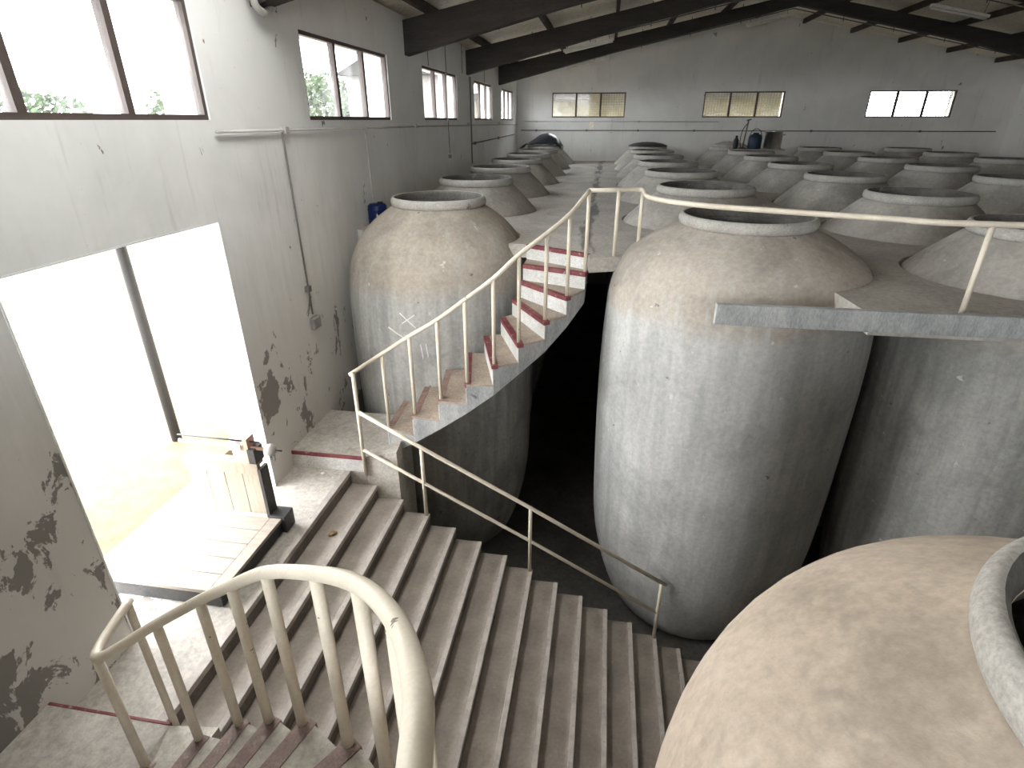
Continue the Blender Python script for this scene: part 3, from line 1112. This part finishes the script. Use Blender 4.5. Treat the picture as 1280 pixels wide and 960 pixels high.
idx = 1
for (a, b) in LEFT_WIN:
    window(idx, 'x', XL - .045, a, b, *win_z(a), 1, 'three-pane dark framed window high in the peeling wall')
    idx += 1
for i, (a, b) in enumerate(FAR_WIN):
    window(idx, 'y', YF + .045, a, b, 1.27, 1.97, -1, 'three-pane window in the end wall with straw blinds outside', blinds=[(.51, .66), (.67, .985)] if i == 0 else [(.015, .33), (.34, .66), (.67, .985)])
    idx += 1
for (a, b) in ADDED_NEAR_WIN:
    window(idx, 'y', YN - .16, a, b, .3, 2.3, 1, 'large added three-pane window letting light in from behind the stairs')
    idx += 1


# ---------------------------------------------------------------- roof
def roof_z(x):
    return ZEAVE + SLOPE * (min(x, XRIDGE) - XL) if x <= XRIDGE else ZRIDGE - SLOPE * (x - XRIDGE)


ce = empty('ceiling', (XRIDGE, 0, ZRIDGE))
tag(ce, 'pitched cream boarded ceiling between dark roof beams', kind='structure')
base = Vector(ce.location)


def line_z(x):
    return ZEAVE + SLOPE * (x - XL) if x <= XRIDGE else ZRIDGE - SLOPE * (x - XRIDGE)


def slope_box(xa, xb, y0, y1, d0, d1, org=(0, 0, 0)):
    bm = bmesh.new()
    vs = [bm.verts.new((x - org[0], y - org[1], line_z(x) + d - org[2])) for y in (y0, y1) for (x, d) in ((xa, d0), (xb, d0), (xb, d1), (xa, d1))]
    for f in ((0, 1, 2, 3), (4, 7, 6, 5), (0, 4, 5, 1), (1, 5, 6, 2), (2, 6, 7, 3), (3, 7, 4, 0)):
        bm.faces.new([vs[i] for i in f])
    return bm


LEFT_EDGE, RIGHT_EDGE = XL - TH, XR + TH
for side in (0, 1):
    xa, xb = (LEFT_EDGE, XRIDGE) if side == 0 else (XRIDGE, RIGHT_EDGE)
    first = None
    for i in range(NB):
        y = YN + BW * i
        if side == 0 and i in SKY_I:
            for (p, q) in ((LEFT_EDGE, SKY_X[0]), (SKY_X[1], XRIDGE)):
                o = from_bm('ceiling_board', slope_box(p, q, .006, BW - .006, .12, .145, (base.x, 0, base.z)), 'board', ce)
                o.location = (0, y, 0)
            continue
        if first is None:
            first = from_bm('ceiling_board', slope_box(xa, xb, .006, BW - .006, .12, .145, (base.x, 0, base.z)), 'board', ce)
            first.location = (0, y, 0)
        else:
            o = first.copy()
            C.objects.link(o)
            o.location = (0, y, 0)
# weatherproof sheets above
rf = empty('roof', (XRIDGE, 0, ZRIDGE))
tag(rf, 'corrugated roof sheets over the hall with a translucent bay added for light above the stairs', kind='structure')
EX = .55
for (xa, xb, y0, y1) in ((LEFT_EDGE - EX, SKY_X[0], YN - .6, YF + .6), (SKY_X[1], XRIDGE, YN - .6, YF + .6), (SKY_X[0], SKY_X[1], YN - .6, SKY_Y[0]),
                         (SKY_X[0], SKY_X[1], SKY_Y[1], YF + .6), (XRIDGE, RIGHT_EDGE + EX, YN - .6, YF + .6)):
    from_bm('roof_sheet', slope_box(xa, xb, y0, y1, .19, .24, base), 'roof', rf)
for k in SKY_I:  # added sheets that let extra daylight down on the treads
    from_bm('added_rooflight_sheet', slope_box(SKY_X[0], SKY_X[1], YN + BW * k + .004, YN + BW * (k + 1) - .004, .20, .206, base), 'sheet', rf)

# purlins
for i, x in enumerate([XL + .35 + 1.3 * k for k in range(11)]):
    z = roof_z(x)
    o = box('purlin', -.035, .035, YN + .02, YF - .02, 0, .115, 'purlin')
    o.location = (x, 0, z + .0)
    tag(o, 'thin dark purlin running the length of the roof', 'purlin', 'roof purlins', kind='structure')

# main beams, deeper at the wall
BEAM_Y = [-2.4, 1.35, 5.1, 8.92, 12.72, 16.42]
for bi, by in enumerate(BEAM_Y):
    root = empty('roof_beam', (XRIDGE, by, ZRIDGE))
    tag(root, 'heavy dark roof beam spanning the hall, %s from the end wall' % ORD[5 - bi], 'beam', 'roof beams')
    for side in (-1, 1):
        xe = XL if side < 0 else XR
        bm = bmesh.new()
        hw = .10
        xm = xe - side * 3.4
        sec = [(xe, roof_z(xe) - .005, roof_z(xe) - .43), (xe - side * 1.5, roof_z(xe - side * 1.5) - .005, roof_z(xe - side * 1.5) - .37),
               (xm, roof_z(xm) - .005, roof_z(xm) - .29), (XRIDGE, ZRIDGE - .005, ZRIDGE - .25)]
        T = [[bm.verts.new((x - XRIDGE, sy * hw, (zt if k == 0 else zb) - ZRIDGE)) for sy in (-1, 1) for k in (0, 1)] for (x, zt, zb) in sec]
        for A, B in zip(T, T[1:]):
            for i, j in ((0, 1), (1, 3), (3, 2), (2, 0)):
                bm.faces.new((A[i], A[j], B[j], B[i]))
        bm.faces.new((T[0][0], T[0][1], T[0][3], T[0][2]))
        bm.faces.new((T[-1][0], T[-1][2], T[-1][3], T[-1][1]))
        from_bm('rafter', bm, 'beam', root)
    # conduit slung beneath on short hangers
    for side in (-1, 1):
        xe = XL + .1 if side < 0 else XR - .1
        z0 = roof_z(xe) - .45
        tube('conduit', [(xe - XRIDGE, .42, z0 - ZRIDGE + .16), (0, .42, -.24)], .012, 'pipe_dark', root, 6)
        for k in range(1, 6):
            f = k / 6
            xx = xe + (XRIDGE - xe) * f
            zc = (z0 + .16) + (ZRIDGE - .24 - z0 - .16) * f
            tube('hanger', [(xx - XRIDGE, .42, zc - ZRIDGE - .05), (xx - XRIDGE, .42, roof_z(xx) - ZRIDGE + .1)], .009, 'pipe_dark', root, 6)


# fluorescent battens
def batten(x, y, label, group):
    z = roof_z(x) - .31
    o = empty('lamp_batten', (x, y, z))
    o.rotation_euler = (0, -math.atan(SLOPE) if x < XRIDGE else math.atan(SLOPE), 0)
    tag(o, label, 'lamp', group)
    box('housing', -.55, .55, -.06, .06, .03, .08, 'tube_lamp', o, .006)
    tube('lamp_tube', [(-.52, -.03, .01), (.52, -.03, .01)], .016, 'tube_lamp', o, 10)
    tube('lamp_tube', [(-.52, .03, .01), (.52, .03, .01)], .016, 'tube_lamp', o, 10)
    for sx in (-.45, .45):
        tube('hanger', [(sx, 0, .08), (sx, 0, .425)], .006, 'pipe_dark', o, 6)
    return o


for (x, y, w_) in ((-.45, 8.0, 'on the windowed side, before the third beam from the end wall'), (-.55, 14.2, 'on the windowed side, between the two last beams'),
                   (-.65, 17.9, 'on the windowed side, behind the last beam'), (6.4, 7.4, 'beyond the ridge, before the third beam from the end wall'),
                   (6.6, 14.2, 'beyond the ridge, between the two last beams'), (3.9, 17.9, 'by the ridge, behind the last beam')):
    batten(x, y, 'unlit fluorescent batten ' + w_, 'fluorescent battens')

# ---------------------------------------------------------------- pipes and cables on walls
def pipe_thing(name, runs, label, mat='pipe', r=.012, brackets=(), cat='pipe'):
    loc = Vector(runs[0][0])
    o = empty(name, loc)
    tag(o, label, cat)
    for run in runs:
        tube('pipe_run', [Vector(p) - loc for p in run], r, mat, o, 8)
    for b in brackets:
        bm = bmesh.new()
        v = Vector(b) - loc
        add_box(bm, v.x - .022, v.x + .022, v.y - .03, v.y + .03, v.z - .03, v.z + .03, .004)
        from_bm('bracket', bm, mat, o)
    return o


xw = XL + .024
pipe_thing('conduit', [[(xw, 4.2, 1.12), (xw, 12.6, 1.10)], [(xw, 12.6, 1.10), (xw, 19.5, 1.07)]], 'thin pale conduit running along the wall under the windows', 'pipe', .012,
           [(xw, y, 1.115) for y in (5.2, 9.0, 12.6, 16.2)], 'conduit')
pipe_thing('cable', [[(xw, 5.14, 1.10), (xw, 5.15, .3), (xw, 5.17, -.62)]], 'thin dark cable hanging down the wall to a broken socket', 'pipe_dark', .009, [(xw, 5.16, -.35)], 'cable')
pipe_thing('cable', [[(xw, 7.05, 1.10), (xw, 7.1, .1)]], 'faint thin cable on the wall below the first big window', 'pipe', .007, [], 'cable')
pipe_thing('water_pipe', [[(xw + .03, 12.72, 2.0), (xw + .03, 12.72, .35)], [(xw + .03, 12.72, .74), (xw + .03, 18.6, .80)]], 'dark water pipe with a long horizontal run near the end wall', 'pipe_dark', .014,
           [(xw + .02, 13.1, .74), (xw + .02, 16.0, .77)])
pipe_thing('hanging_cable', [[(XL + .12, 10.6, 2.63), (XL + .12, 10.6, 1.1), (XL + .10, 10.7, .65)]], 'cable hanging in front of the second window', 'pipe_dark', .007, [(XL + .10, 10.7, .6)], 'cable')
for (yy, zb, tx) in ((9.9, 1.98, 'before the second window'), (12.2, 2.02, 'after the second window'), (14.4, 1.98, 'over the third window')):
    pipe_thing('hanging_cable', [[(XL + .02, yy, 2.52), (XL + .02, yy, zb)]], 'short thin cable dropping from the roof edge ' + tx, 'pipe_dark', .006, [], 'cable')
pipe_thing('drain_elbow', [catmull([(xw + .05, 4.93, 2.4), (xw + .05, 4.93, 2.08), (xw + .05, 5.02, 2.0), (xw + .05, 5.14, 2.02), (xw + .05, 5.2, 2.1), (xw + .05, 5.2, 2.4)], 4)], 'pale bent drain pipe high on the wall before the first window', 'pipe', .03, [])
yw = YF - .02
pipe_thing('wall_pipe', [[(-2.7, yw, 1.16), (3.3, yw, 1.15)]], 'thin upper pipe on the end wall under the windows', 'pipe', .010, [(x, yw, 1.155) for x in (-2.3, .9)])
pipe_thing('wall_pipe', [[(-2.8, yw, .90), (11.0, yw, .90)]], 'thicker lower pipe along the end wall', 'pipe_dark', .013, [(x, yw, .90) for x in (-2.3, -.7, .9, 2.6, 6.0, 9.0)])
sb = box('socket_box', 0, .05, -.07, .07, -.06, .06, 'stone', bev=.008)
sb.location = (XL + .002, 5.2, -.72)
tag(sb, 'broken grey socket box where the dark cable ends', 'socket')
hy = box('wall_sign', -.07, .07, -.012, 0, -.13, .13, 'board', bev=.003)
hy.location = (-.55, YF - .002, 1.02)
tag(hy, 'small pale blank plate on the end wall between the pipes', 'plate')

# ---------------------------------------------------------------- platform scale by the door
sc = empty('platform_scale', (-2.96, 3.05, ZDOOR))
tag(sc, 'old wooden platform scale with sliding weights standing in the doorway', 'scale')
SX, SY = -2.96, 3.05


def sbox(name, x0, x1, y0, y1, z0, z1, mat, par=None, bev=.003):
    return box(name, x0 - SX, x1 - SX, y0 - SY, y1 - SY, z0 - ZDOOR, z1 - ZDOOR, mat, par or sc, bev)


zp = ZDOOR + .15
sbox('base_frame', -3.42, -2.51, 2.60, 3.42, ZDOOR + .012, zp - .03, 'iron')
for k in range(4):
    for (fx, fy) in (((-3.38, 2.64), (-2.55, 2.64), (-3.38, 3.38), (-2.55, 3.38))[k],):
        o = lathe('foot', [(0, 0), (.035, 0), (.035, .02), (.02, .03), (0, .03)], 'iron', sc, 12, (fx - SX, fy - SY, -.002))
for k in range(5):
    y0 = 2.60 + .165 * k
    sbox('plank', -3.42, -2.60, y0 + .003, y0 + .162, zp - .03, zp, 'wood_deck')
sbox('edge_plank', -2.597, -2.50, 2.60, 3.42, zp - .03, zp + .001, 'wood_deck')
sbox('iron_corner', -2.62, -2.47, 3.42, 3.56, ZDOOR + .012, zp + .02, 'iron')
# back board
for k in range(4):
    x0 = -3.28 + .162 * k
    sbox('back_board', x0 + .002, x0 + .160, 3.46, 3.49, zp, -1.33, 'wood')
sbox('cross_rail', -3.28, -2.63, 3.442, 3.46, -1.42, -1.33, 'wood')
sbox('top_rail', -3.29, -2.62, 3.43, 3.52, -1.33, -1.30, 'wood')
sbox('edge_post', -2.63, -2.60, 3.43, 3.54, zp, -1.36, 'iron')
sbox('edge_post', -2.675, -2.615, 3.42, 3.54, -1.30, -1.17, 'iron')
sbox('bracket', -2.70, -2.665, 3.43, 3.53, -1.30, -1.08, 'copper')
bmz = -1.165
tube('beam', [(-3.30 - SX, 3.47 - SY, bmz - ZDOOR), (-2.52 - SX, 3.47 - SY, bmz - .015 - ZDOOR)], .016, 'copper', sc, 10)
tube('upper_beam', [(-3.30 - SX, 3.47 - SY, bmz + .055 - ZDOOR), (-2.58 - SX, 3.47 - SY, bmz + .045 - ZDOOR)], .007, 'iron', sc, 8)
ot = lathe('sliding_weight', [(0, 0), (.04, 0), (.045, .01), (.045, .12), (.04, .13), (0, .13)], 'steel', sc, 20, (-2.72 - SX, 3.47 - SY, bmz - ZDOOR))
ot.rotation_euler = (0, R(-90), 0)
lathe('ball_weight', [(0, -.05)] + [(.05 * math.cos(R(a)), .05 * math.sin(R(a))) for a in range(-75, 90, 15)] + [(0, .05)], 'pipe', sc, 20, (-2.50 - SX, 3.47 - SY, bmz - .016 - ZDOOR))
tube('pointer', [(-2.45 - SX, 3.47 - SY, bmz - .016 - ZDOOR), (-2.40 - SX, 3.47 - SY, bmz - .016 - ZDOOR)], .006, 'iron', sc, 6)

# ---------------------------------------------------------------- rubble and litter
def chunk(name, loc, s, mat, label, cat, seed):
    bm = bmesh.new()
    bmesh.ops.create_icosphere(bm, subdivisions=2, radius=1)
    for v in bm.verts:
        v.co *= 1 + .35 * noise.noise(v.co * 1.3 + Vector((seed, 0, 0)))
        v.co = Vector((v.co.x * s[0], v.co.y * s[1], v.co.z * s[2]))
    mz = min(v.co.z for v in bm.verts)
    for v in bm.verts:
        v.co.z -= mz
    o = from_bm(name, bm, mat, None, False, loc)
    return tag(o, label, cat)


chunk('rubble_stone', (-.62, 5.0, ZLOW), (.09, .07, .06), 'stone', 'lump of grey rubble on the dark pit floor', 'stone', 1)
chunk('plaster_chip', (-2.58, 4.30, ZDOOR), (.022, .016, .010), 'white_chip', 'white plaster chip below the red landing edge', 'chip', 2)
chunk('plaster_chip', (-2.45, 4.25, ZDOOR), (.012, .010, .006), 'white_chip', 'tiny white plaster crumb on the door landing', 'chip', 3)


def leaf(loc, rz, label):
    bm = bmesh.new()
    n = 8
    L, Rr = [], []
    for i in range(n + 1):
        t = i / n
        wd = .022 * math.sin(math.pi * t) + .001
        zc = .006 + .012 * math.sin(t * 3.0)
        L.append(bm.verts.new((t * .08 - .04, wd, zc + .008)))
        Rr.append(bm.verts.new((t * .08 - .04, -wd, zc)))
    for i in range(n):
        bm.faces.new((L[i], L[i + 1], Rr[i + 1], Rr[i]))
    o = from_bm('dry_leaf', bm, 'leaf_dry', None, True, loc)
    o.rotation_euler = (0, 0, rz)
    o.modifiers.new('t', 'SOLIDIFY').thickness = .002
    return tag(o, label, 'leaf')


leaf((NX + .16, 3.62, ZDOOR - RISE + .002), .8, 'curled dry leaf on the top step of the wide stairs')

# ---------------------------------------------------------------- outdoors
tag(box('ground_outside', -60, 60, -50, 80, ZLOW - .5, ZLOW - .32, 'earth'), 'dry yellow earth outside the hall', kind='structure')
bm = bmesh.new()
add_box(bm, -60, XL - TH - .5, -50, 80, ZLOW - .3, ZDOOR - .02)
add_box(bm, XL - TH - .5, 60, YF + TH, 80, ZLOW - .3, -.1)
tag(from_bm('ground_terrace', bm, 'earth'), 'dry yellow ground level outside the door and windows', kind='structure')


def tree(x, y, zb, h, rad, label, group=None, seed=0):
    rnd = random.Random(seed)
    o = empty('tree', (x, y, zb))
    tag(o, label, 'tree', group)
    tube('trunk', [(0, 0, 0), (.08, 0, h * .35), (0, .05, h * .6)], [.16, .12, .07], 'bark', o, 8)
    vs, fs = [], []
    for k in range(1600):
        while True:
            p = Vector((rnd.uniform(-1, 1), rnd.uniform(-1, 1), rnd.uniform(-1, 1)))
            if p.length < 1:
                break
        p = p.normalized() * p.length ** .5
        p *= 1 + .35 * noise.noise(p * 2.2 + Vector((seed, 0, 0)))
        c = Vector((p.x * rad, p.y * rad, h * .62 + p.z * h * .38))
        q = Vector((rnd.gauss(0, 1), rnd.gauss(0, 1), rnd.gauss(0, 1))).normalized()
        a = q.orthogonal().normalized() * rnd.uniform(.12, .22)
        b = q.cross(a).normalized() * rnd.uniform(.08, .14)
        i = len(vs)
        vs += [c + a, c + b, c - a, c - b]
        fs.append((i, i + 1, i + 2, i + 3))
    me = bpy.data.meshes.new('crown')
    me.from_pydata(vs, [], fs)
    cr = link('crown', me, 'foliage', o)
    cr['kind'] = 'stuff'
    return o


for i, (x, y, h, r) in enumerate(((-14.6, 30.5, 5.0, 2.3), (-18.6, 37.5, 5.8, 2.8), (-24, 34, 5.6, 3.0), (-22, 44, 6.4, 3.2), (-24.5, 23, 4.4, 2.4))):
    tree(x, y, ZDOOR - .02, h, r, ('round green tree in the yard beside the pale pink building', 'taller green tree behind the round one in the yard', 'broad green tree at the back of the yard', 'tallest green tree furthest across the yard', 'low green tree in the yard before the open doorway')[i], 'trees beyond the yard', i + 3)
up = empty('utility_pole', (-13.2, 19.6, ZDOOR - .02))
tag(up, 'thin wooden pole standing in the yard outside the first window', 'pole')
tube('pole_shaft', [(0, 0, 0), (0, 0, 7)], [.07, .05], 'pole', up, 8)
tube('crossarm', [(-.5, 0, 6.6), (.5, 0, 6.6)], .04, 'pole', up, 8)


def house(x0, x1, y0, y1, zb, h, mat, label):
    o = empty('house', ((x0 + x1) / 2, (y0 + y1) / 2, zb))
    tag(o, label, 'building')
    hx, hy_ = (x1 - x0) / 2, (y1 - y0) / 2
    box('walls', -hx, hx, -hy_, hy_, 0, h, mat, o)
    bm = bmesh.new()
    prof = [(-hx - .4, h), (hx + .4, h), (0, h + 1.3)]
    A = [bm.verts.new((x, -hy_ - .4, z)) for x, z in prof]
    B = [bm.verts.new((x, hy_ + .4, z)) for x, z in prof]
    bm.faces.new(A)
    bm.faces.new(B[::-1])
    for i in range(3):
        j = (i + 1) % 3
        bm.faces.new((A[i], A[j], B[j], B[i]))
    from_bm('roof', bm, 'eave', o)
    return o


house(-6.5, 8.0, 25.5, 31, -.1, 2.05, 'house', 'cream building with a dark eave beyond the end wall')
house(-12, -7.5, 27.5, 33, ZDOOR, 5.0, 'house_white', 'pale pink building beyond the yard windows')


# added lean-to roof that cuts the daylight entering the yard door
pr = empty('added_shade_roof', (XL - TH - 2.0, 3.1, ZDOOR - .02))
tag(pr, 'added lean-to porch roof on posts outside the open doorway', 'shade')
bm = bmesh.new()
prism(bm, [(.7, -1.7), (1.98, -1.7), (1.98, 1.7), (.7, 1.7)], [2.56, 2.72, 2.72, 2.56], [2.51, 2.67, 2.67, 2.51])
from_bm('shade_sheet', bm, 'roof', pr)
for yy in (-1.6, 1.6):
    tube('shade_post', [(.8, yy, 0), (.8, yy, 2.53)], .05, 'pole', pr, 8)
